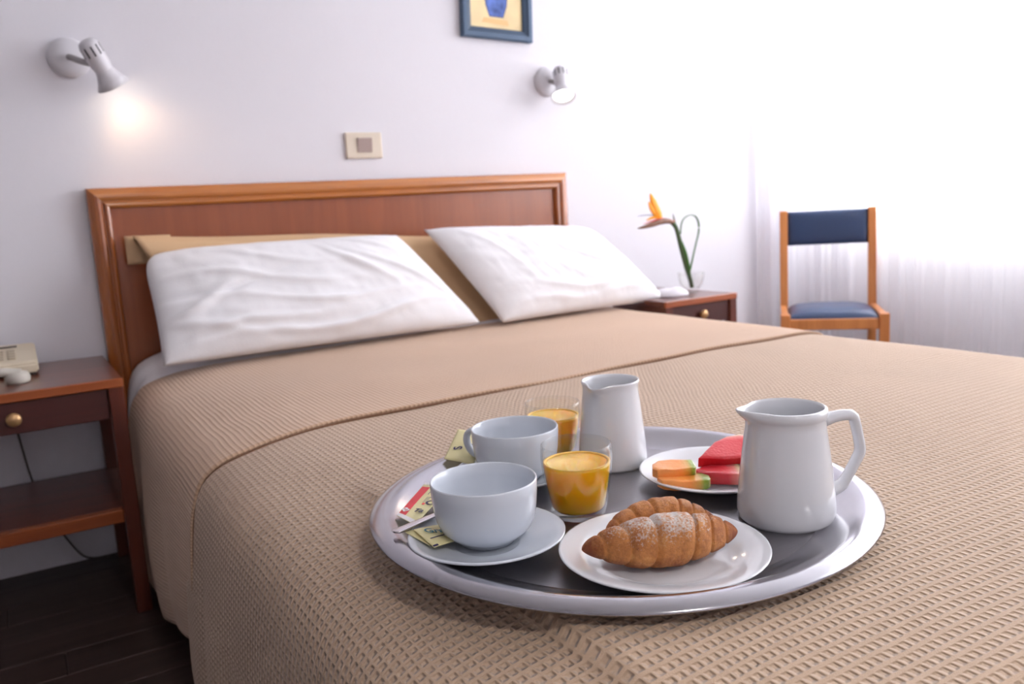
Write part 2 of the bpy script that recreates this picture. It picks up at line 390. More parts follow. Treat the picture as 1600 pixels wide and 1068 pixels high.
box('window_sill', -.11, .02, -hw-.02, hw+.02, -.03, .0, M['winframe'], win, .004)

# ================================================================ BED
BX0, BX1, BY1 = .03, 1.65, -2.30
bed = empty('bed', (.8, -1.2, 0), 'double bed with a framed orange-brown wooden headboard, under the tan spread', 'bed')
bl = lambda o: o
def ofs(V, o): return [tuple(Vector(v)-Vector(o)) for v in V]
BO = Vector((.8, -1.2, 0))
box('bed_base', BX0+.03-BO.x, BX1-.03-BO.x, BY1+.04-BO.y, -.09-BO.y, .14, .33, M['stand_v'], bed, .01)
for sx in (BX0+.12, BX1-.12):
    for sy in (-.2, BY1+.15):
        box('bed_leg', sx-.03-BO.x, sx+.03-BO.x, sy-.03-BO.y, sy+.03-BO.y, 0, .14, M['stand_v'], bed, .004)
box('mattress', BX0+.03-BO.x, BX1-.03-BO.x, BY1+.05-BO.y, -.075-BO.y, .332, .515, M['mattress'], bed, .05, 5, True)
hb = empty('headboard', (0, 0, 0), '', ''); 
for kk in ('label', 'category'): del hb[kk]
hb.parent = bed; hb.location = -BO
HY, HW, HT = -.006, 1.6, 1.047
# frame profile: (distance inwards from the outer edge, how far it stands from the wall)
PR = [(0, .0), (0, .026), (.004, .033), (.012, .036), (.02, .040), (.030, .042), (.038, .040), (.043, .034), (.046, .034), (.050, .038), (.056, .039), (.062, .036), (.066, .028), (.066, .0)]
def mould(name, a, b, inward, mat, mitre=(1, 1)):
    V = []; F = []; a = Vector(a); b = Vector(b); t = (b-a).normalized(); inn = Vector(inward)
    for s, (p, m) in enumerate(((a, mitre[0]), (b, mitre[1]))):
        for w, d in PR:
            q = p+inn*w*WSC+Vector((0, HY-d, 0)); q += t*(w*WSC if s == 0 else -w*WSC)*m
            V.append(q)
    n = len(PR)
    for i in range(n):
        j = (i+1) % n; F.append((i, j, n+j, n+i))
    F.append(tuple(range(n))); F.append(tuple(range(2*n-1, n-1, -1)))
    me = bpy.data.meshes.new('t'); me.from_pydata(V, [], F); bm = bmesh.new(); bm.from_mesh(me); bpy.data.meshes.remove(me)
    o = frombm(name, bm, mat, hb)
    return o
WSC = .86
mould('top_moulding', (0, 0, HT), (HW, 0, HT), (0, 0, -1), M['head_h'])
WSC = .86
mould('side_moulding', (0, 0, .0), (0, 0, HT), (1, 0, 0), M['head_v'], (0, 1))
mould('side_moulding', (HW, 0, .0), (HW, 0, HT), (-1, 0, 0), M['head_v'], (0, 1))
box('headboard_panel', .05, HW-.05, HY-.022, HY, .28, HT-.05, M['panel'], hb)

# white sheet on the mattress: the head end, showing at the corner
LEFT = [(.012, .03), (.006, .10), (.004, .20), (.006, .30), (.009, .358), (.013, .427), (.025, .476), (.043, .501), (.072, .518), (.129, .532), (.176, .540), (.25, .547), (.38, .5495), (.5, .551)]
RIGHT = [(1.2, .556), (1.50, .558), (1.56, .557), (1.61, .552), (1.64, .542), (1.654, .525), (1.660, .48), (1.662, .40), (1.664, .25), (1.665, .03)]
def resample(P, n):
    P = [Vector((*p, 0)) for p in P]; P = [Vector(p) for p in smoothp([tuple(p) for p in P], 2)]
    L = [0]
    for a, b in zip(P[:-1], P[1:]): L.append(L[-1]+(b-a).length)
    T = L[-1]; out = []; k = 0
    for i in range(n+1):
        s = T*i/n
        while k < len(L)-2 and L[k+1] < s: k += 1
        f = (s-L[k])/max(1e-9, L[k+1]-L[k]); q = P[k].lerp(P[k+1], f); out.append((q.x, q.y, s))
    return out
NU = 220
PROF = resample(LEFT+RIGHT, NU)
def sheet_fn(u, v):
    i = int(round(u*100)); x, z, s = SP[i]
    yy = -.05-v*.40
    if z > .3:
        k = max(0, min(1, (yy+.33)/.2)); k = k*k*(3-2*k)
        z2 = z+.048*k*(z-.3)/.22
    else: z2 = z
    tuck = max(0, min(1, (-.30-yy)/.06))
    x2 = x+(.02+.022*tuck+(.012*sin(yy*60)+.008*sin(yy*95+1))*max(0, min(1, (.54-z)/.12))*(.4+z))*(1 if x < .3 else 0)
    if x > 1.3: x2 -= .012
    return (x2, yy, z2-.006-.012*tuck)
SP = resample([(.03, .12)]+[p for p in LEFT if p[1] > .15]+RIGHT[:6]+[(1.654, .3)], 100)
sh = grid('bed_sheet', 100, 40, sheet_fn, M['sheet'], None, thick=.003)
tag(sh, 'white fitted sheet showing at the mattress corner beside the left nightstand', 'sheet')

# the waffle bedspread
def foot(yv, x, z):
    return z
def main_fn(u, v):
    i = int(round(u*NU)); x, z, s = PROF[i]
    T = 1.02+.66; t = v*T
    R = .09
    yend = -2.36
    if t < 1.19: yy = -1.07-t; zc = 9
    else:
        q = t-1.19; a = min(q/R, pi/2); yy = -1.07-1.19-R*sin(a); zc = .552-R*(1-cos(a))-max(0, q-R*pi/2)
        zc = max(zc, .03)
    side = max(0, min(1, (.42-z)/.3)); 
    f = (.010*sin(yy*11+.6)+.006*sin(yy*27+2))*side
    x2 = x+(-abs(f)-.012*side if x < .8 else abs(f)+.012*side)
    und = .0016*sin(x*9+yy*5)*sin(yy*8-x*3) if z > .5 else 0
    # the tray presses the cloth flat
    d = math.hypot(x-.394, yy+1.835); k = max(0, min(1, (d-.29)/.12)); und *= k
    z2 = z+und-(.0055 if z > .3 else 0)
    if d < .45: z2 = z2*(k)+.5492*(1-k) if z > .54 else z2
    return (x2, yy, min(z2, zc))
def main_uv(u, v):
    i = int(round(u*NU)); return (PROF[i][2], v*1.68)
cover = grid('bedspread', NU, 150, main_fn, M['waffle'], None, main_uv, thick=.003)
tag(cover, 'tan waffle-weave bedspread covering the bed, under the breakfast tray', 'bedspread')
# turned-back upper panel with a brown cord painting the shadow along its edge
def hem(yy):
    if yy > -.62: return .035
    return .035+(-.62-yy)/.52*.155
def panel_pos(i, yy, off=.0):
    x, z, s = PROF[i]
    x0, z0, _ = PROF[max(0, i-1)]; x1, z1, _ = PROF[min(NU, i+1)]
    nx, nz = -(z1-z0), (x1-x0); l = math.hypot(nx, nz) or 1; nx /= l; nz /= l
    side = max(0, min(1, (.42-z)/.3))
    und = (.0015*sin(x*7+yy*6)*sin(yy*9)) if z > .5 else 0
    f = abs(.007*sin(yy*10+1.5))*side
    zz = z
    if z < .45: zz = .45-(.45-z)*(.45-hem(yy))/.42
    head = max(0, min(1, (yy+.42)/.15))*.004 if z > .5 else 0
    sgn = -1 if x < .8 else 1
    return (x+nx*off+sgn*(f+.004*side), zz*1+nz*off+und+head)
def panel_fn(u, v):
    i = int(round(u*NU)); yy = -.255-v*(1.14-.255)
    # front edge wanders slightly; left end starts a bit lower on the side
    if v > .9: yy += (v-.9)*10*(.004*sin(u*23)+.003*sin(u*51))
    x, z = panel_pos(i, yy); 
    return (x, yy, z)
def panel_uv(u, v):
    i = int(round(u*NU)); return (PROF[i][2], 3+v*.885)
pn = grid('turned_back_panel', NU, 80, panel_fn, M['waffle2'], cover, panel_uv, thick=.0045)
pts = [panel_fn(i/NU, 1.0) for i in range(0, NU+1, 2)]
tube('edge_shadow_cord', [(p[0], p[1]-.0015, p[2]-.002) for p in pts], .0022, M['edge_shadow_cord'], cover, n=8, it=0)

# ================================================================ PILLOWS
def fb(p, s): return noise.noise(Vector(p)*s)
def pillow(name, TL, TR, BR, BL, th, mat, seed, label, cat, folds, rounding=(.10, .02, .03, .0), nu=90, nv=64, group=None):
    TL, TR, BR, BL = map(Vector, (TL, TR, BR, BL)); c = (TL+TR+BR+BL)/4
    nrm = ((TR-TL)+(BR-BL)).cross((BL-TL)+(BR-TR)).normalized()
    if nrm.y > 0: nrm = -nrm
    V = []; F = []
    def P(u, v, sgn):
        p = TL.lerp(TR, u).lerp(BL.lerp(BR, u), v)
        a = max(0, 1-abs(2*u-1)**3.2); b = max(0, 1-abs(2*v-1)**2.6)
        e = (a*b)**.5
        X_, Y_ = abs(2*u-1), abs(2*v-1)
        cr_ = rounding[(0 if v < .5 else 2)+(0 if u < .5 else 1)]
        p = p.lerp(c, cr_*(X_*Y_)**5)
        # sides pull in between corners
        cx = (TL+TR+BL+BR)/4
        pull = .02*(1-abs(2*v-1)**2)*abs(2*u-1)**4 + .016*(1-abs(2*u-1)**2)*abs(2*v-1)**4
        p = p.lerp(cx, pull)
        h = th*e
        if sgn > 0:
            w = 0
            for (u0, v0, ang, ln, wd, amp) in folds:
                du, dv = (u-u0)*1.5, (v-v0)
                s = du*cos(ang)+dv*sin(ang); q = -du*sin(ang)+dv*cos(ang)
                q += .05*sin(s*6+u0*9)
                w += amp*math.exp(-(q/wd)**2)*math.exp(-(s/ln)**2)
            q = Vector((u*2.4, v*1.6, seed))
            w += .006*noise.noise(q*2.2)+.003*noise.noise(q*6.5)+.0012*noise.noise(Vector((u*40, v*9, seed)))
            h += w*min(1, e*1.6+.12)
        return p+nrm*h*sgn*(1 if sgn > 0 else .45)
    for sgn in (1, -1):
        for j in range(nv+1):
            for i in range(nu+1): V.append(P(i/nu, j/nv, sgn)-c)
    n1 = (nu+1)*(nv+1)
    for s in (0, 1):
        for j in range(nv):
            for i in range(nu):
                a = s*n1+j*(nu+1)+i; q = (a, a+1, a+nu+2, a+nu+1); F.append(q if s else q[::-1])
    me = bpy.data.meshes.new(name); me.from_pydata(V, [], F)
    bm = bmesh.new(); bm.from_mesh(me); bpy.data.meshes.remove(me)
    bmesh.ops.remove_doubles(bm, verts=bm.verts, dist=.0012)
    ob = frombm(name, bm, mat, None, True); ob.location = c
    return tag(ob, label, cat, group)
# left pillow: many creases; right: smoother
fl_ = [(.12, .55, 2.6, .22, .035, .012), (.2, .45, 2.9, .3, .03, -.010), (.35, .40, .15, .35, .03, .010), (.5, .62, .1, .4, .028, .009), (.55, .85, -.12, .5, .03, .012),
       (.7, .35, 1.2, .25, .03, .009), (.85, .5, 1.0, .4, .025, .008), (.28, .8, -.2, .25, .03, .009), (.12, .8, .5, .2, .03, .006), (.4, .2, .25, .3, .03, .007), (.78, .15, .7, .2, .025, .007)]
pillow('pillow', (.100, -.150, .868), (.85, -.175, .868), (1.050, -.330, .574), (.100, -.340, .577), .072, M['linen'], 3.1,
       'rumpled white pillow with many creases, leaning nearest the left nightstand', 'pillow', fl_, rounding=(.085, .02, .0, .02))
fr_ = [(.5, .78, .05, .4, .03, .008), (.75, .6, .9, .3, .03, .006), (.2, .35, 1.1, .3, .03, .005), (.35, .9, -.1, .3, .03, .007), (.8, .9, .1, .2, .03, .008)]
pillow('pillow', (.952, -.150, .876), (1.60, -.165, .846), (1.775, -.365, .578), (1.10, -.365, .574), .075, M['linen'], 8.7,
       'smooth white pillow, the right one, leaning nearest the flower vase', 'pillow', fr_, rounding=(.0, .05, .0, .01))
# tan bolster standing against the headboard
bo = empty('bolster', (.8, -.09, .6), 'long tan covered bolster standing behind the two white pillows against the headboard', 'bolster')
def bol(u, v):
    x = .098+u*1.46
    top = .913-.045*min(1, u*1.6)-.02*u-.008*sin(u*pi*4)*.5
    # v: 0 bottom front, 1 bottom back
    prof = [(-.26, .567), (-.215, .66), (-.165, .78), (-.115, 1.0-.02), (-.088, 1.0), (-.070, .99), (-.062, .8), (-.060, .6)]
    t = v*(len(prof)-1); k = min(int(t), len(prof)-2); f = t-k
    yy = prof[k][0]*(1-f)+prof[k+1][0]*f
    def zz(q):
        z = prof[q][1]; return z if z < .6 and q == 0 else .567+(top-.567)*min(1, max(0, (z-.567)/.433))
    z = zz(k)*(1-f)+zz(k+1)*f
    yy += .004*sin(x*14+z*9)*(1 if yy < -.12 else .2)
    return (x-.8+.16*(1-(z-.567)/(top-.567))*(1-u), yy+.09, z-.6)
b1 = grid('bolster_case', 90, 42, bol, M['tan'], bo, thick=.004)
def flap(u, v):
    x = .078+u*.12; z = .912-v*.078-.003*u; return (x-.8, -.066+.09-.004*v, z-.6)
grid('back_flap', 6, 6, flap, M['tan'], bo, thick=.003)

# ================================================================ NIGHTSTANDS
def nightstand(loc, label, Wd):
    t = empty('nightstand', loc, label, 'nightstand', 'nightstands beside the bed')
    # local: x 0..W (from left), y 0 (wall) .. -D ; origin at back centre
    D = .475
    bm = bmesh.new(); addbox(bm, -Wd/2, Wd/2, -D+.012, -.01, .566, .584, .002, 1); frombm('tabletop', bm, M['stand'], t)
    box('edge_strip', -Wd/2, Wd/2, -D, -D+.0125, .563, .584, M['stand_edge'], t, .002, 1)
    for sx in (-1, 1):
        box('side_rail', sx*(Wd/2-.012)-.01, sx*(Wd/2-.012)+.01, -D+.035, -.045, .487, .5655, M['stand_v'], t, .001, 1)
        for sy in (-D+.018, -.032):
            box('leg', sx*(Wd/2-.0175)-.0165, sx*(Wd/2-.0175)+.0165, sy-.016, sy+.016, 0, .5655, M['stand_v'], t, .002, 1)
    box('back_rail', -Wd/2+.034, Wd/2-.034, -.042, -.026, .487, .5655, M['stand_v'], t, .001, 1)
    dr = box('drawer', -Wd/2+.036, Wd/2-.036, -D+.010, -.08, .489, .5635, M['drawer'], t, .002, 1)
    bpy.data.objects[dr.name]
    lathe('knob', [(0.0, .0), (.007, 0), (.006, .006), (.008, .010), (.0145, .014), (.016, .019), (.013, .024), (0, .026)], M['brass'], dr, 24)
    kn = dr.children[0]; kn.rotation_euler = (radians(90), 0, 0); kn.location = (0, -D+.011, .525)
    box('shelf', -Wd/2+.004, Wd/2-.004, -D+.045, -.02, .247, .262, M['stand'], t, .002, 1)
    box('shelf_rail', -Wd/2+.035, Wd/2-.035, -D+.020, -D+.044, .230, .262, M['stand_edge'], t, .002, 1)
    return t
nightstand((-.240, -.005, 0), 'dark wooden nightstand with lower shelf left of the bed, under the telephone', .46)
nightstand((1.842, -.005, 0), 'wooden nightstand beyond the bed, under the flower vase', .335)

# ================================================================ TELEPHONE
ph = empty('telephone', (-.29, -.145, .584), 'beige push-button desk telephone on the left nightstand', 'telephone')
V = []; w2 = .116
prof = [(-.098, .008), (-.098, .030), (-.090, .036), (.075, .064), (.088, .062), (.092, .05), (.092, .008)]
bm = bmesh.new(); 
vs = [[bm.verts.new((sx*w2, yy, zz)) for yy, zz in prof] for sx in (-1, 1)]
n = len(prof)
for i in range(n): bm.faces.new((vs[0][i], vs[0][(i+1) % n], vs[1][(i+1) % n], vs[1][i]))
bm.faces.new(vs[0]); bm.faces.new(vs[1][::-1])
bmesh.ops.bevel(bm, geom=bm.edges[:], offset=.004, segments=2, affect='EDGES')
frombm('telephone_body', bm, M['phone'], ph)
tilt = math.atan2(.028, .165)
kx = Matrix.Translation((0, -.09, .037)) @ Matrix.Rotation(tilt, 4, 'X')
for r_ in range(4):
    for c_ in range(3):
        box('key', .0+c_*.026, .018+c_*.026, .03+r_*.022, .043+r_*.022, -.001, .003, M['phonekey'], ph, .001, 1, xf=kx)
box('display_slot', .03, .075, .138, .146, -.001, .0018, M['phonedark'], ph, 0, xf=kx)
box('handset_cradle', -.1, -.03, .01, .16, -.001, .006, M['phone'], ph, .003, 2, xf=kx)
for sx in (-1, 1):
    for sy in (-.08, .08): 
        f_ = lathe('foot', [(0, 0), (.009, 0), (.009, .009), (0, .009)], M['phonedark'], ph, 12); f_.location = (sx*.1, sy, 0)
hs = empty('telephone_handset', (-.30, -.335, .584), 'grey-beige telephone handset lying on the left nightstand in front of the telephone', 'handset')
tube('grip', [(-.10, 0, .022), (-.05, 0, .030), (0, 0, .032), (.05, 0, .030), (.085, 0, .020)], [.018, .014, .013, .014, .018], M['handset'], hs, 14, .8)
for sx in (-1, 1):
    o = lathe('earpiece' if sx < 0 else 'mouthpiece', [(0, 0), (.024, .0), (.027, .006), (.027, .018), (.022, .026), (0, .028)], M['handset'], hs, 24); o.location = (sx*.083-.005, 0, 0.0)
c1 = tube('handset_cord', [(-.12, 0, .012), (-.16, .01, .006), (-.17, .08, .006), (-.13, .12, .006)], .0035, M['handset'], hs, 8)
cb = tube('telephone_cable', [(-.255, -.012, .60), (-.247, -.012, .44), (-.243, -.012, .393), (-.232, -.014, .29), (-.222, -.014, .233), (-.181, -.016, .11), (-.145, -.018, .034), (-.12, -.03, .008), (-.05, -.04, .006)], .0028, M['cord'], None, 8)
tag(cb, 'thin grey cable hanging down the wall behind the left nightstand', 'cable')

# ================================================================ WALL LAMPS
def wall_lamp(loc, head, axis, label, bulbm, energy, col):
    t = empty('wall_lamp', loc, label, 'lamp', 'swivel spotlights above the headboard')
    L0 = Vector(loc)
    b = lathe('wall_plate', [(0, 0), (.052, 0), (.053, .006), (.049, .014), (.036, .020), (.012, .024), (0, .0245)], M['lampw'], t, 48)
    b.rotation_euler = (radians(90), 0, 0)
    H = Vector(head)-L0; A = Vector(axis).normalized()
    # head local z = axis (towards opening)
    q = A.to_track_quat('Z', 'Y')
    hd = bpy.data.objects.new('lamp_head', None); COL.objects.link(hd); hd.parent = t; hd.location = H; hd.rotation_mode = 'QUATERNION'; hd.rotation_quaternion = q
    # origin of head at opening centre; canister extends to -z
    lathe('canister', [(0, -.128), (.012, -.127), (.022, -.122), (.026, -.112), (.026, -.06), (.0235, -.05), (.0225, -.042)], M['lampw'], hd, 40)
    lathe('shade', [(.0225, -.045), (.025, -.036), (.033, -.018), (.044, .0), (.0425, .0), (.031, -.018), (.0235, -.034), (.020, -.040)], M['lampw'], hd, 48)
    lathe('bulb', [(0, -.004), (.018, -.004), (.034, -.008), (.036, -.012), (.03, -.022), (.02, -.036), (0, -.04)], bulbm, hd, 32)
    for k in range(10):
        a = 2*pi*k/10; xf = Matrix.Rotation(a, 4, 'Z')
        box('vent_slot', .0245, .0265, -.0022, .0022, -.112, -.086, M['slot'], hd, 0, xf=xf)
    back = H - A*.075
    tube('arm', [(0, -.02, 0), (0, -.035, -.002), tuple(Vector((0, -.03, -.002)).lerp(back, .5)+Vector((0, -.004, -.012))), tuple(back+Vector((-.0, .012, -.012))), tuple(back)], .0085, M['lampgrey'], t, 12)
    lg = bpy.data.lights.new('bulb_light', 'SPOT'); lg.energy = energy; lg.color = col; lg.spot_size = radians(120); lg.spot_blend = .9; lg.shadow_soft_size = .03
    lt = bpy.data.objects.new('bulb_light', lg); COL.objects.link(lt); lt.parent = hd; lt.location = (0, 0, .012); lt.rotation_euler = (pi, 0, 0)
    return t
wall_lamp((.006, -.0005, 1.395), (.098, -.088, 1.314), (.46, .30, -.84), 'white swivel wall spotlight at left, head turned away down towards the headboard corner', M['bulb'], .6, (1, .62, .32))
wall_lamp((1.556, -.0005, 1.374), (1.552, -.11, 1.305), (-.22, -.45, -.86), 'white swivel wall spotlight right of the picture, lit bulb facing the room', M['bulb2'], .7, (1, .7, .45))

# ================================================================ SWITCH, PICTURE
sw = empty('light_switch', (.828, 0, 1.156), 'beige wall switch plate with a grey rocker above the headboard', 'switch')
box('switch_plate', -.062, .062, -.011, -.0005, -.041, .041, M['plate_sw'], sw, .004, 3)
bm = bmesh.new(); addbox(bm, -.024, .026, -.018, -.010, -.023, .023, .002, 2)
for v in bm.verts:
    if v.co.y < -.014: v.co.y += (.004 if v.co.z < 0 else -.001); 
o = frombm('rocker', bm, M['rocker'], sw); 
pc = empty('picture', (1.359, -.0, 1.70), 'small blue-framed painting of a blue vase hanging above the headboard', 'picture')
pc.rotation_euler = (0, radians(2.0), 0)
PW, PH = .141, .19
FR = [(0, 0.001), (0, .020), (.004, .024), (.018, .024), (.021, .019), (.034, .016), (.038, .010), (.038, .001)]
def pframe(name, a, b, inn, mat):
    a = Vector(a); b = Vector(b); inn = Vector(inn); t = (b-a).normalized(); V = []; F = []
    for s, p in enumerate((a, b)):
        for w, d in FR: V.append(p+inn*w+Vector((0, -d, 0))+t*(w if s == 0 else -w))
    n = len(FR)
    for i in range(n): j = (i+1) % n; F.append((i, j, n+j, n+i))
    F += [tuple(range(n)), tuple(range(2*n-1, n-1, -1))]
    me = bpy.data.meshes.new('t'); me.from_pydata(V, [], F); bm = bmesh.new(); bm.from_mesh(me); bpy.data.meshes.remove(me)
    o = frombm(name, bm, mat, pc); me = o.data; me.materials.append(M['frame2'])
    for p in me.polygons:
        if len(p.vertices) == 4:
            c = sum((me.vertices[v].co for v in p.vertices), Vector())/4
            dd = (c-a).dot(inn)
            if dd > .0195: p.material_index = 1
pframe('frame_rail', (-PW, 0, -PH), (PW, 0, -PH), (0, 0, 1), M['frame']); pframe('frame_rail', (PW, 0, PH), (-PW, 0, PH), (0, 0, -1), M['frame'])
pframe('frame_rail', (-PW, 0, PH), (-PW, 0, -PH), (1, 0, 0), M['frame']); pframe('frame_rail', (PW, 0, -PH), (PW, 0, PH), (-1, 0, 0), M['frame'])
box('canvas', -PW+.03, PW-.03, -.008, -.002, -PH+.03, PH-.03, M['canvas'], pc)
def flatpoly(name, pts, y, mat, par):
    return pydata(name, [(x, y, z) for x, z in pts], [tuple(range(len(pts)))], mat, par)
vz = [(-.026, -.112), (.026, -.112), (.040, -.075), (.044, -.04), (.036, -.005), (.02, .012), (.018, .03), (.026, .04), (-.026, .04), (-.018, .03), (-.02, .012), (-.036, -.005), (-.044, -.04), (-.040, -.075)]
flatpoly('vase_outline', [(x*1.07, (z+.036)*1.03-.036) for x, z in vz], -.0083, M['vaseline'], pc)
flatpoly('painted_vase', vz, -.0086, M['vaseblue'], pc)
flatpoly('painted_patch', [(-.06, -.135), (.05, -.14), (.045, -.122), (-.05, -.118)], -.0083, M['orangepaint'], pc)

# ================================================================ FLOWER IN VASE
VX, VY = 1.935, -.325
vs_ = empty('flower_vase', (VX, VY, .584), 'small clear glass vase on the right nightstand holding the orange flower', 'vase')
lathe('vase_glass', [(0, .003), (.022, .003), (.026, .008), (.030, .012), (.040, .03), (.046, .05), (.048, .074), (.0460, .074), (.0440, .05), (.038, .030), (.027, .016), (0, .014)], M['glass'], vs_, 40)
lathe('vase_foot', [(0, 0), (.024, 0), (.024, .003), (0, .0032)], M['glass'], vs_, 32)
fw = empty('bird_of_paradise_flower', (VX, VY, .584), 'orange bird of paradise flower with green stem standing in the glass vase', 'flower')
def fp(x, z, dy=0): return (x-VX, dy, z-.584)
tube('stem', [fp(1.938, .602), fp(1.928, .64), fp(1.905, .70), fp(1.888, .76), fp(1.873, .815), fp(1.862, .835), fp(1.846, .847)], [.007, .008, .0085, .009, .008, .009, .008], M['stem'], fw, 10)
tube('leaf_loop', [fp(1.930, .665), fp(1.942, .70), fp(1.962, .76), fp(1.978, .80), fp(1.980, .835), fp(1.965, .862), fp(1.935, .868), fp(1.905, .856), fp(1.892, .835), fp(1.889, .80)], [.006, .0045, .004, .0045, .0055, .0055, .0045, .004, .004, .003], M['leaf'], fw, 8, .4)
tube('leaf', [fp(1.925, .64), fp(1.916, .68), fp(1.902, .73), fp(1.888, .77), fp(1.88, .79)], [.006, .016, .018, .011, .001], M['leaf'], fw, 10, .35)
tube('bract', [fp(1.858, .842), fp(1.835, .851), fp(1.80, .852), fp(1.765, .844), fp(1.725, .836), fp(1.69, .832)], [.007, .011, .014, .012, .007, .0008], M['bract'], fw, 12, .8)
tube('bract_edge', [fp(1.86, .848), fp(1.83, .859), fp(1.79, .861), fp(1.75, .853), fp(1.715, .846)], [.004, .004, .005, .003, .0008], M['bractred'], fw, 8, .6)
tube('stem_tip', [fp(1.870, .82), fp(1.863, .845), fp(1.855, .875)], [.006, .004, .0006], M['stem'], fw, 8)
for pts_, r_ in (([fp(1.795, .862), fp(1.783, .885), fp(1.768, .915), fp(1.752, .952)], [.006, .017, .015, .001]),
                ([fp(1.793, .862), fp(1.772, .88), fp(1.756, .90), fp(1.744, .922)], [.005, .012, .010, .001]),
                ([fp(1.80, .862), fp(1.79, .88), fp(1.778, .90), fp(1.768, .925)], [.005, .013, .011, .001]),
                ([fp(1.80, .86), fp(1.78, .868), fp(1.755, .866), fp(1.73, .858)], [.003, .006, .005, .0008])):
    tube('petal', pts_, r_, M['petal'], fw, 10, .35, up=(0, 1, 0))
tube('petal', [fp(1.80, .866), fp(1.76, .876), fp(1.72, .877), fp(1.69, .875)], [.003, .003, .0025, .0006], M['vaseline'], fw, 8, .5).name = 'blue_petal'
# folded napkin on the nightstand
o = lathe('napkin', [(0, .030), (.02, .0296), (.038, .026), (.049, .018), (.053, .008), (.053, .002), (.050, 0), (0, 0)], M['napkin'], None, 40, fn=lambda p, a, r, z: Vector((p.x*1.25, p.y*.95, z+.002*sin(a*3)*(z > .004))))
o.location = (1.812, -.355, .584)
tag(o, 'low rounded white cloth bundle on the right nightstand between the pillow corner and the vase', 'napkin')

# ================================================================ CHAIR
CF = Vector((2.5105, -.4995, 0)); wd = (Vector((2.632, -.633, 0))-Vector((2.389, -.366, 0))).normalized(); dp = Vector((-wd.y, wd.x, 0))
# wd: from the left front leg to the right front leg ; dp: towards the back
chm = Matrix(((wd.x, dp.x, 0, CF.x), (wd.y, dp.y, 0, CF.y), (0, 0, 1, 0), (0, 0, 0, 1)))
ch = empty('chair', CF, 'wooden dining chair with navy leather seat and back pad in the window corner', 'chair')
ch.rotation_euler = (0, 0, math.atan2(wd.y, wd.x))
hwid = .180
for sx in (-1, 1):
    box('front_leg', sx*hwid-.018, sx*hwid+.018, -.018, .018, 0, .452, M['chair'], ch, .004)
    # rear post leans back slightly
    bm = bmesh.new(); addbox(bm, sx*(hwid-.004)-.016, sx*(hwid-.004)+.016, .325, .36, 0, .85, .004, 2)
    bmesh.ops.bisect_plane(bm, geom=bm.verts[:]+bm.edges[:]+bm.faces[:], plane_co=(0, 0, .44), plane_no=(0, 0, 1))
    for v in bm.verts:
        if v.co.z > .44: v.co.y += (v.co.z-.44)*.07
    frombm('rear_post', bm, M['chair'], ch)
    box('side_rail', sx*hwid-.013, sx*hwid+.013, .018, .325, .385, .448, M['chair'], ch, .004)
    box('side_stretcher', sx*hwid-.009, sx*hwid+.009, .018, .325, .18, .205, M['chair'], ch, .003)
box('front_rail', -hwid+.018, hwid-.018, -.010, .012, .39, .432, M['chair'], ch, .003)
box('back_rail', -hwid+.018, hwid-.018, .332, .352, .39, .432, M['chair'], ch, .003)
def seat(u, v):
    x = (u-.5)*2; yv = v
    e = (max(0, 1-abs(x)**4)*max(0, 1-abs(2*v-1)**4))**.5
    return (x*(hwid-.016), .002+v*.325, .434+.036*e)
bm = bmesh.new()
o = grid('seat_cushion', 28, 28, seat, M['leather'], ch); 
bm = bmesh.new(); bm.from_mesh(o.data)
ex = bmesh.ops.extrude_face_region(bm, geom=bm.faces[:])
for g in ex['geom']:
    if isinstance(g, bmesh.types.BMVert): g.co.z = .426
bmesh.ops.recalc_face_normals(bm, faces=bm.faces); bm.to_mesh(o.data); bm.free()
for p in o.data.polygons: p.use_smooth = True
def backpad(u, v, s=1):
    x = (u-.5)*2; z = .702+v*.142
    e = (max(0, 1-abs(x)**5)*max(0, 1-abs(2*v-1)**4))**.5
    yy = .343+(z-.44)*.07
    return (x*(hwid-.020), yy-(.006+.014*e)+.010*(1-x*x)*0, z)
o = grid('back_cushion', 28, 20, backpad, M['leather'], ch)
bm = bmesh.new(); bm.from_mesh(o.data)
ex = bmesh.ops.extrude_face_region(bm, geom=bm.faces[:])
for g in ex['geom']:
    if isinstance(g, bmesh.types.BMVert): g.co.y = .356+(g.co.z-.44)*.07
bmesh.ops.recalc_face_normals(bm, faces=bm.faces); bm.to_mesh(o.data); bm.free()
for p in o.data.polygons: p.use_smooth = True

# ================================================================ CURTAIN
path = [(2.60, -.04), (2.78, -.042), (2.87, -.055), (2.895, -.12), (2.90, -.3), (2.90, -3.9)]
pp = [Vector((*p, 0)) for p in smoothp([(x, y, 0) for x, y in path], 3) and []] or [Vector(p) for p in smoothp([(x, y, 0) for x, y in path], 3)]
Ls = [0]
for a, b in zip(pp[:-1], pp[1:]): Ls.append(Ls[-1]+(b-a).length)
TOT = Ls[-1]
def cpos(s):
    k = 0
    while k < len(Ls)-2 and Ls[k+1] < s: k += 1
    f = (s-Ls[k])/(Ls[k+1]-Ls[k]); p = pp[k].lerp(pp[k+1], f); t = (pp[k+1]-pp[k]).normalized()
    return p, Vector((-t.y, t.x, 0))
NC = 900
def cur(u, v):
    s = u*TOT*.9999; p, nn = cpos(s); z = 2.5-v*2.475
    ph = s*2*pi/.11+1.3*sin(s*7)+.8*sin(s*17)
    a = (.009+.007*v)*(.75+.4*sin(s*9+2)); 
    q = p+nn*(a*sin(ph+.25*sin(v*3+s*4))+.004*sin(ph*2.3))
    return (q.x, q.y, z)
o = grid('curtain', NC, 14, cur, M['curtain'])
tag(o, 'white sheer floor-length curtain hanging in folds across the window corner', 'curtain')
tk = tube('curtain_rail', [(p.x, p.y, 2.515) for p in pp], .012, M['track'], None, 8, it=0)
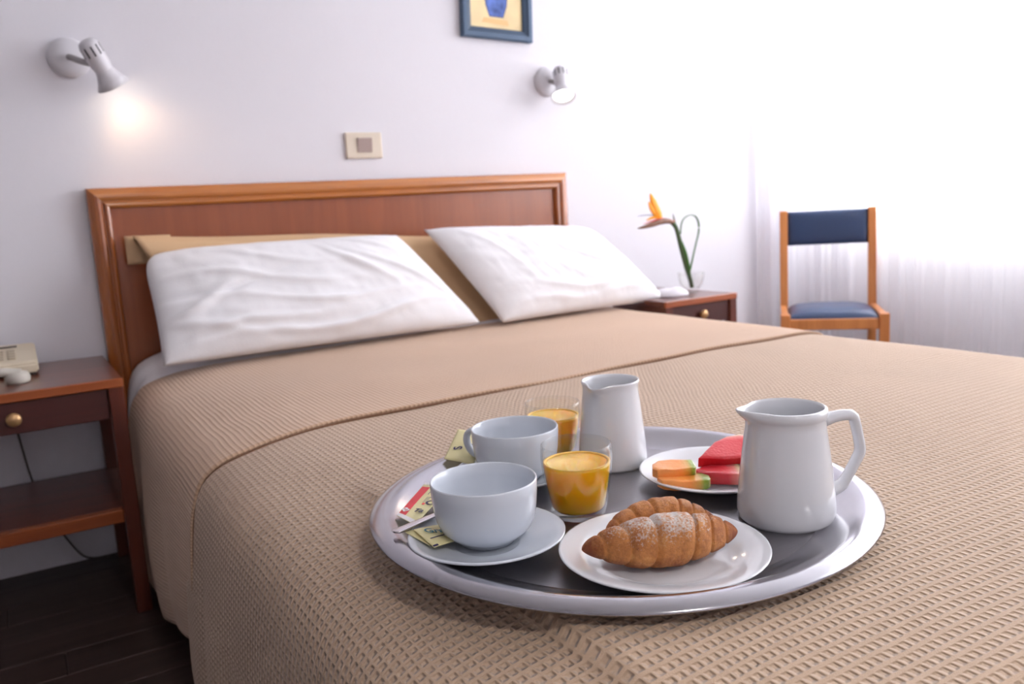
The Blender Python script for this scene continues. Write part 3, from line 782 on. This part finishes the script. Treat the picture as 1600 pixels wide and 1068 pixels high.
tag(tk, 'white curtain rail above the sheer curtain', 'rail')

# ================================================================ TRAY
ZT = .553; TX, TY = .4013, -1.8259
tr = empty('serving_tray', (TX, TY, ZT-.0025), 'large rounded stainless steel serving tray lying on the tan bedspread', 'tray')
tp = [(0, .0025), (.15, .0025), (.225, .0027), (.236, .0035)]
rim = [(.236, .0035), (.244, .0055), (.252, .0085), (.262, .0128), (.272, .0178), (.281, .0218), (.287, .0230), (.293, .0226), (.300, .0200), (.3038, .0172), (.3052, .0155), (.3045, .0142), (.302, .0150), (.296, .0182), (.287, .0206), (.281, .0195), (.270, .0150), (.260, .0102), (.250, .0060), (.243, .0022), (.236, .0005), (.1, .0), (0, 0)]
def sup(p, a, r, z):
    k = 1+min(1, r/.25)**3*(-.004*cos(2*a)+.009*sin(2*a)-.0045*cos(4*a)-.0035*sin(4*a))
    return Vector((p.x*k, p.y*k, p.z))
lathe('tray_well', tp, M['tray_in'], tr, 128, fn=sup)
lathe('tray_rim', rim, M['tray_rim'], tr, 160, fn=sup)

# ================================================================ CROCKERY
def plate(x, y, r, label, group, mat):
    t = empty('plate', (x, y, ZT), label, 'plate', group)
    s = r/.108
    P_ = [(0, .0055), (.060, .0055), (.068, .0065), (.076, .0100), (.086, .0135), (.098, .0165), (.1055, .0180), (.1075, .0178), (.108, .0168), (.1065, .0155), (.096, .0125), (.082, .0085), (.072, .0040), (.066, .0018), (.064, .0003), (.061, .0003), (.060, .0022), (.03, .0024), (0, .0024)]
    lathe('plate_body', [(a*s, b) for a, b in P_], mat, t, 96); return t
plate(.334, -1.9868, .1077, 'white plate at the front of the tray, under the two croissants', 'white dinner plates on the tray', M['china'])
plate(.5545, -1.8365, .0975, 'white plate behind the big jug, holding the melon slices', 'white dinner plates on the tray', M['china'])
def saucer(x, y, r, label, rot=0):
    t = empty('saucer', (x, y, ZT), label, 'saucer', 'saucers on the tray')
    s = r/.0845
    P_ = [(0, .006), (.032, .006), (.034, .0075), (.036, .0078), (.045, .0095), (.060, .0135), (.075, .0185), (.083, .0215), (.0845, .0212), (.0845, .0195), (.075, .0150), (.060, .0095), (.046, .0045), (.042, .0005), (.038, .0005), (.037, .003), (0, .003)]
    lathe('saucer_body', [(a*s, b) for a, b in P_], M['chinab'], t, 96)
def cup(x, y, ang, label):
    t = empty('cup', (x, y, ZT+.0065), label, 'cup', 'white coffee cups on the tray')
    P_ = [(0, .004), (.026, .004), (.028, .0), (.0305, .0), (.0318, .0035), (.0400, .0075), (.0490, .016), (.0540, .027), (.0562, .040), (.0572, .053), (.0578, .0655), (.0568, .0672), (.0552, .0655), (.0545, .053), (.0535, .040), (.051, .028), (.046, .018), (.035, .011), (.02, .0075), (0, .007)]
    P_ = [(a*1.025, b*1.06) for a, b in P_]
    lathe('cup_body', P_, M['chinab'], t, 96)
    d = Vector((cos(ang), sin(ang), 0))
    H = lambda r, z: tuple(d*r+Vector((0, 0, z)))
    tube('handle', [H(.0583, .058), H(.066, .061), H(.080, .055), H(.083, .042), H(.076, .028), H(.062, .022), H(.0545, .024)], [.005, .0045, .0045, .0045, .005], M['chinab'], t, 12, 1.4, up=tuple(d.cross(Vector((0, 0, 1)))))
saucer(.2065, -1.8435, .0865, 'white saucer at the front left of the tray, under the nearest cup and spoon')
cup(.2125, -1.8325, radians(80), 'nearest white coffee cup, empty, on the front left saucer')
saucer(.348, -1.671, .083, 'white saucer under the cup behind, mostly hidden by the nearest cup')
cup(.3535, -1.667, radians(116), 'white coffee cup behind, its handle pointing left, beside the rear juice glass')
# creamer and jug
def spoutfn(sa, amp, zr, wid, drop=0):
    def f(p, a, r, z):
        da = (a-sa+pi) % (2*pi)-pi
        k = max(0, (z-zr)/(TOPZ-zr)) if z > zr else 0
        g = math.exp(-(da/wid)**2)
        # neighbours pinch in a little
        pin = math.exp(-((abs(da)-wid*1.9)/(wid*.8))**2)
        rr = r+(amp*g-amp*.12*pin)*k**1.6
        return Vector((rr*cos(a), rr*sin(a), z+drop*g*k**2))
    return f
TOPZ = .123
cr = empty('creamer', (.501, -1.690, ZT), 'tall narrow white milk jug without handle, behind the juice glasses', 'jug')
lathe('creamer_body', [(0, .0035), (.040, .003), (.042, 0), (.0455, .0), (.0478, .004), (.0485, .012), (.0475, .03), (.0445, .06), (.0412, .09), (.0392, .108), (.0395, .116), (.0410, .120), (.0405, .123), (.0385, .1225), (.0372, .118), (.037, .108), (.039, .09), (.0425, .06), (.045, .03), (.045, .008), (0, .006)],
      M['china'], cr, 96, fn=spoutfn(radians(205), .010, .098, .32, -.004))
TOPZ = .131
jg = empty('milk_jug', (.522, -1.9835, ZT), 'large white china jug with an angular handle, at the right front of the tray', 'jug')
lathe('jug_body', [(0, .0035), (.044, .003), (.046, 0), (.0495, 0), (.0528, .0045), (.0545, .013), (.0540, .024), (.0515, .05), (.0480, .08), (.0440, .11), (.0434, .118), (.0447, .1205), (.0458, .1235), (.0458, .1275), (.0443, .1305), (.0420, .1312), (.0408, .128), (.0408, .118), (.0430, .10), (.0475, .06), (.051, .02), (.049, .008), (0, .006)],
      M['china'], jg, 112, fn=spoutfn(radians(155), .0135, .112, .34, .001))
ha = radians(-30); hd_ = Vector((cos(ha), sin(ha), 0)); H = lambda r, z: tuple(hd_*r+Vector((0, 0, z)))
tube('handle', [H(.042, .113), H(.058, .1165), H(.070, .1175), H(.0765, .1160), H(.0790, .110), H(.0845, .084), H(.0855, .074), H(.0820, .066), H(.070, .044), H(.064, .034), H(.050, .030)],
     [.0085, .0066, .0062, .0062, .0060, .0058, .0062, .0060, .0060, .0068, .0095], M['china'], jg, 14, 1.25, it=1, up=tuple(hd_.cross(Vector((0, 0, 1)))))

# ================================================================ JUICE GLASSES
def juice(x, y, label, h=.086, kr=1.0):
    t = empty('juice_glass', (x, y, ZT), label, 'glass', 'glasses of orange juice')
    s = h/.086
    def Z(P): return [(a*kr, b*s) for a, b in P]
    lathe('glass_body', Z([(0, .0005), (.029, .0005), (.0315, .002), (.0335, .012), (.0375, .035), (.0405, .055), (.0418, .070), (.0415, .080), (.0408, .0855), (.0400, .086), (.0394, .0855), (.0398, .080), (.0402, .070), (.0388, .055), (.0358, .035), (.0318, .012), (.029, .0085), (0, .0075)]), M['glass'], t, 72)
    j = lathe('juice', Z([(0, .0085), (.0285, .009), (.0312, .0125), (.0352, .035), (.0382, .055), (.0388, .0600), (.0391, .0640), (.0382, .0637), (.036, .0633), (0, .063)]), M['juice'], t, 64)
    lathe('foam_ring', Z([(.0391, .0645), (.0375, .0650), (.0350, .0637), (.0355, .0633), (.0388, .0634)]), M['foam'], t, 64, closed=True)
juice(.3465, -1.8205, 'glass of orange juice in front, beside the croissant plate', .0885, 1.03)
juice(.462, -1.597, 'glass of orange juice behind, between the far cup and the milk jug', .082)

# ================================================================ CROISSANTS
def croissant(x, y, z, rot, ln, wid, hgt, bend, seed, label, sugar):
    NUc, NV = 130, 40; V = []; crust = []; sug = []
    ridges = [-.76, -.50, -.20, .34, .60, .80] if seed == 4 else [-.78, -.5, -.18, .30, .62, .82]
    rnd = random.Random(seed); ridges = [r+rnd.uniform(-.03, .03) for r in ridges]
    for i in range(NUc+1):
        u = -1+2*i/NUc
        # segment steps: radius rises at each ridge then sinks
        env = (max(0, 1-abs(u)**2.1))**.62
        env = .30*max(0, 1-abs(u)**9)**.6+.70*(max(0, 1-abs(u)**2.2))**1.25
        k = 0
        while k < len(ridges) and ridges[k] < u: k += 1
        lo_ = ridges[k-1] if k > 0 else -1.05; hi_ = ridges[k] if k < len(ridges) else 1.05
        f = (u-lo_)/(hi_-lo_)
        toward = f if u < 0 else 1-f           # layers overlap towards the centre
        step = .06*(1-(2*f-1)**4)+.05*(1-toward)-.10*math.exp(-((min(f, 1-f))/.07)**2)
        rr = env*(1+step*1.3)
        cx = u*ln/2; cy = bend*(u*u)-bend*.4
        for j in range(NV):
            a = 2*pi*j/NV+ .0
            # slanting ridges
            lump = 1+.018*noise.noise(Vector((u*45, cos(a)*11, sin(a)*11+seed)))+.07*noise.noise(Vector((u*3, cos(a)*1.4, sin(a)*1.4+seed)))+.02*noise.noise(Vector((u*14, cos(a)*5, sin(a)*5+seed)))
            yy = wid*rr*cos(a)*lump; zz = hgt*rr*sin(a)*lump
            sk = .012*sin(a)*0
            if zz < 0: zz *= .62
            p = Vector((cx+.006*sin(a+u*2)*env, cy+yy, zz))
            V.append(p)
            edge = math.exp(-((min(f, 1-f))/.10)**2)
            crust.append(max(0, min(1, .10+.30*max(0, -sin(a))+.5*(1-env)**1.5-.10*edge+.28*noise.noise(Vector((u*6, a, seed))))))
            sug.append(.20+sugar*max(0, sin(a)*1.2-.22)*max(0, 1-abs(u+.05)**2*1.5)*(1+.6*noise.noise(Vector((u*8, a*2, seed+5)))))
    mz = min(v.z for v in V)
    F = []
    for i in range(NUc):
        for j in range(NV):
            j2 = (j+1) % NV; F.append((i*NV+j, i*NV+j2, (i+1)*NV+j2, (i+1)*NV+j))
    F.append(tuple(range(NV))[::-1]); F.append(tuple(NUc*NV+k for k in range(NV)))
    V = [(v.x, v.y, v.z-mz) for v in V]
    o = pydata('croissant', V, F, M['croissant'], None, True)
    me = o.data
    for nm, arr in (('crust', crust), ('sugar', sug)):
        at = me.attributes.new(nm, 'FLOAT', 'POINT'); at.data.foreach_set('value', arr)
    o.location = (x, y, z); o.rotation_euler = (0, 0, rot)
    bm = bmesh.new(); bm.from_mesh(me); bmesh.ops.recalc_face_normals(bm, faces=bm.faces); bm.to_mesh(me); bm.free()
    return tag(o, label, 'croissant', 'croissants on the front plate')
croissant(.325, -1.998, ZT+.0058, radians(-22), .166, .0265, .0285, .012, 4, 'sugar-dusted croissant in front on the white plate', .42)
croissant(.362, -1.949, ZT+.0062, radians(-22), .124, .0225, .0235, -.014, 9, 'plain croissant behind, partly hidden by the sugar-dusted one', .05)

# ================================================================ FRUIT
def slab(name, outline, th, mat, loc, rot, label, cat, group, tfn, rindmat, rindfn, tilt=(0, 0)):
    """thick slice: outline list of (x,y); attribute t gives the colour band"""
    bm = bmesh.new(); n = len(outline)
    def dens(P, m=5):
        q = []
        for a, b in zip(P, P[1:]+P[:1]):
            for k in range(m): q.append((a[0]+(b[0]-a[0])*k/m, a[1]+(b[1]-a[1])*k/m))
        return q
    O = dens(outline); cx = sum(p[0] for p in O)/len(O); cy = sum(p[1] for p in O)/len(O)
    V = []; T = []
    rings = [0, .25, .5, .75, .93, 1.0]
    for s, zz in ((1, th), (0, 0)):
        for q in (rings if s else rings[::-1]):
            for (x, y) in O:
                px, py = cx+(x-cx)*q, cy+(y-cy)*q
                z = zz
                if q == 1.0: z = th-.0012 if s else .0012
                if s: z += .0008*noise.noise(Vector((px*60, py*60, th*50)))
                V.append((px, py, z)); T.append(tfn(px, py))
    m = len(O); F = []
    R = 2*len(rings)
    for i in range(R-1):
        for k in range(m):
            k2 = (k+1) % m; F.append((i*m+k, i*m+k2, (i+1)*m+k2, (i+1)*m+k))
    o = pydata(name, V, F, mat, None, True)
    at = o.data.attributes.new('t', 'FLOAT', 'POINT'); at.data.foreach_set('value', T)
    o.data.materials.append(rindmat)
    for p in o.data.polygons:
        c = p.center; nn = p.normal
        if rindfn(c.x, c.y) and abs(nn.z) < .6: p.material_index = 1
    bm = bmesh.new(); bm.from_mesh(o.data); bmesh.ops.remove_doubles(bm, verts=bm.verts, dist=1e-5); bmesh.ops.recalc_face_normals(bm, faces=bm.faces); bm.to_mesh(o.data); bm.free()
    md = o.modifiers.new('edge', 'EDGE_SPLIT'); md.split_angle = radians(50)
    o.location = loc; o.rotation_euler = (tilt[0], tilt[1], rot)
    return tag(o, label, cat, group)
FZ = ZT+.009
vdir = math.atan2(-.51, .86)      # image-right direction on the table
mel = [(-.031, .004), (-.026, -.008), (-.010, -.014), (.012, -.016), (.031, -.012), (.034, -.006), (.034, .010), (.020, .016), (-.012, .015), (-.026, .012)]
slab('melon_slice', mel, .013, M['melon'], (.4875, -1.849, FZ), vdir-.05, 'lower orange melon slice at the front of the fruit plate', 'melon', 'orange melon slices', lambda x, y: max(0, min(1, (x+.034)/.068)), M['melonrind'], lambda x, y: x > .0325)
mel2 = [(-.028, -.006), (-.023, -.013), (.0, -.014), (.025, -.012), (.028, -.006), (.027, .012), (.0, .016), (-.018, .014), (-.026, .006)]
slab('melon_slice', mel2, .013, M['melon'], (.4905, -1.829, FZ+.012), vdir+.02, 'upper orange melon slice lying on the lower melon slice', 'melon', 'orange melon slices', lambda x, y: max(0, min(1, (x+.030)/.060)), M['melonrind'], lambda x, y: x > .0265, tilt=(.14, 0))
wm = [(-.040, .004), (-.028, -.012), (.022, -.020), (.040, -.016), (.046, .020), (.0, .028), (-.030, .018)]
slab('watermelon_slice', wm, .015, M['watermelon'], (.546, -1.868, FZ), vdir-.10, 'lower watermelon slice with dark green rind on the fruit plate beside the jug', 'watermelon', 'watermelon slices', lambda x, y: max(0, min(1, .88+(x-.016)*13)), M['greenrind'], lambda x, y: x > .038)
wm2 = [(-.040, -.016), (-.010, -.022), (.034, -.022), (.044, .020), (.030, .034), (.010, .030), (-.010, .018)]
slab('watermelon_slice', wm2, .016, M['watermelon'], (.575, -1.836, FZ+.016), vdir+.02, 'upper watermelon slice, pointed red wedge resting on the lower one', 'watermelon', 'watermelon slices', lambda x, y: max(0, min(1, (y+.020)*17)), M['greenrind'], lambda x, y: y > .029, tilt=(.30, 0))

# ================================================================ SPOON
sp = empty('teaspoon', (.16, -1.78, ZT+.024), 'steel teaspoon with a beaded edge lying across the saucer, behind the nearest cup', 'spoon')
a0 = Vector((.1185, -1.7935, .5790))-sp.location; a1 = Vector((.182, -1.7675, .5765))-sp.location; a2 = Vector((.228, -1.750, .5755))-sp.location
dirS = (a1-a0).normalized(); sdS = dirS.cross(Vector((0, 0, 1))).normalized()
def sph(u, v):
    # tapering handle, slight crown
    P0 = a0.lerp(a1, u) if u < 1 else a1
    w = .0066*(1-.36*u)
    tipr = min(1, math.sqrt(max(0, 1-(1-min(1, u/.07))**2))+.02)
    w *= tipr; q = (v-.5)*2
    return P0+sdS*(q*w)+Vector((0, 0, .0006*(1-q*q)-.0004*(abs(q) > .7)))
grid('spoon_handle', 30, 8, sph, M['spoon'], sp, thick=.0016)
def beads():
    bm = bmesh.new()
    for sd in (-1, 1):
        for k in range(38):
            u = .05+k/40; p = a0.lerp(a1, u)+sdS*(sd*.0059*(1-.36*u))+Vector((0, 0, .0005))
            r = bmesh.ops.create_icosphere(bm, subdivisions=1, radius=.0008, matrix=Matrix.Translation(p))
    o = frombm('beading', bm, M['spoon'], sp, True); o['kind'] = 'stuff'
beads()
bow = lathe('spoon_bowl', [(0, -.006), (.008, -.0052), (.0125, -.0025), (.0145, .0), (.0138, .0003), (.0118, -.0018), (.0075, -.0043), (0, -.005)], M['spoon'], sp, 32, fn=lambda p, a, r, z: Vector((p.x*1.55, p.y, p.z)))
bow.location = a1+(a2-a1)*.62+Vector((0, 0, .003)); bow.rotation_euler = (0, 0, math.atan2(dirS.y, dirS.x))

# ================================================================ SUGAR PACKETS
def packet(name, A, B, Cc, D, mat, label, th=.0014, group='sugar and sweetener packets'):
    """A,B,C,D world corners; slightly puffed paper sachet"""
    A, B, Cc, D = map(Vector, (A, B, Cc, D)); c = (A+B+Cc+D)/4
    t = empty(name, c, label, 'packet', group)
    nn = (B-A).cross(D-A).normalized()
    if nn.z < 0: nn = -nn
    def f(u, v):
        p = A.lerp(B, u).lerp(D.lerp(Cc, u), v); e = (16*u*(1-u)*v*(1-v))**.6
        return p-c+nn*(th*e+.00025*noise.noise(Vector((u*7, v*7, c.x*90)))) 
    flip = (B-A).cross(D-A).z < 0
    g_ = grid('sachet', 20, 16, f, mat, t, thick=.0007); g_.modifiers[0].offset = 1 if flip else -1
    def at(u, v, h=.0004): return Vector(f(u, v))+nn*h
    return t, at, nn
def decal(name, at, quads, mat, t):
    """small print following the sachet surface: list of (u0,v0,u1,v1)"""
    for (u0, v0, u1, v1) in quads:
        n = 10
        grid(name, n, 3, lambda u, v: at(u0+(u1-u0)*u, v0+(v1-v0)*v), mat, t)
IR, IU = Vector((.86, -.51, 0)), Vector((.51, .86, 0))
def word(at, u, v, kx, ky, s, size, mat, t, bold=True):
    n_ = NN; o = at(u, v, .0011); x = IR*kx+IU*ky; x = x-n_*x.dot(n_)
    xf = aframe(o, x, n_.cross(x)); text('lettering', s, size, mat, t, xf, bold=bold)
# big cream sachet with a red stripe, leaning on the tray wall behind the spoon
#   A lower-left tip, B upper tip, C right (behind the cup), D lower right
pA, pB, pC, pD = (.150, -1.726, .5715), (.2265, -1.644, .5735), (.249, -1.672, .571), (.1535, -1.7715, .5725)
t, at, NN = packet('sugar_packet', pA, pB, pC, pD, M['packet'], 'cream sachet with a red stripe and white ends, propped left of the nearest cup')
# v = across (0 at the red edge), u = along
decal('white_end', at, [(0.0, 0.0, .07, 1.0), (.93, 0, 1.0, 1.0)], M['packetw'], t)
decal('red_stripe', at, [(.07, .03, .86, .36)], M['red'], t)
word(at, .17, .20, 1, .35, 'B', .0165, M['white'], t)
word(at, .25, .72, 1, -.55, 'Ta', .0135, M['navy'], t)
word(at, .49, .87, 1, -.5, 'C', .020, M['navy'], t)
word(at, .66, .80, 1, -.5, 'J', .014, M['navy'], t)
decal('print_line', at, [(.66, .50, .84, .53)], M['grey'], t)
decal('small_print', at, [(.45, .58, .60, .60), (.46, .63, .61, .65), (.47, .68, .60, .70)], M['grey'], t)
decal('red_mark', at, [(.40, .60, .445, .70)], M['red'], t)
# two small sachets on the saucer under the spoon
t, at, NN = packet('sugar_packet', (.132, -1.7905, .5760), (.142, -1.8330, .5715), (.185, -1.815, .5665), (.180, -1.775, .5685), M['packet'], 'lower small cream sachet peeking out under the teal-printed one on the front saucer')
t, at, NN = packet('sugar_packet', (.1405, -1.7965, .5785), (.1415, -1.8450, .5735), (.184, -1.832, .5680), (.183, -1.786, .5710), M['packet'], 'small cream sachet with teal lettering on the front saucer below the spoon handle')
word(at, .40, .50, 1, .45, 'Gran', .0150, M['teal'], t)
decal('print_line', at, [(.62, .12, .66, .82)], M['navy'], t)
decal('corner_mark', at, [(.93, .0, 1.0, .16)], M['navy'], t)
# sachet propped behind the far cup
t, at, NN = packet('sugar_packet', (.290, -1.572, .5765), (.343, -1.517, .5990), (.368, -1.566, .5970), (.312, -1.6185, .5740), M['packet'], 'cream sachet with navy lettering propped at the far left rim behind the rear cup', th=.003)
word(at, .34, .34, .2, 1, 'S', .018, M['navy'], t)
word(at, .46, .72, .2, 1, 'al', .022, M['navy'], t)
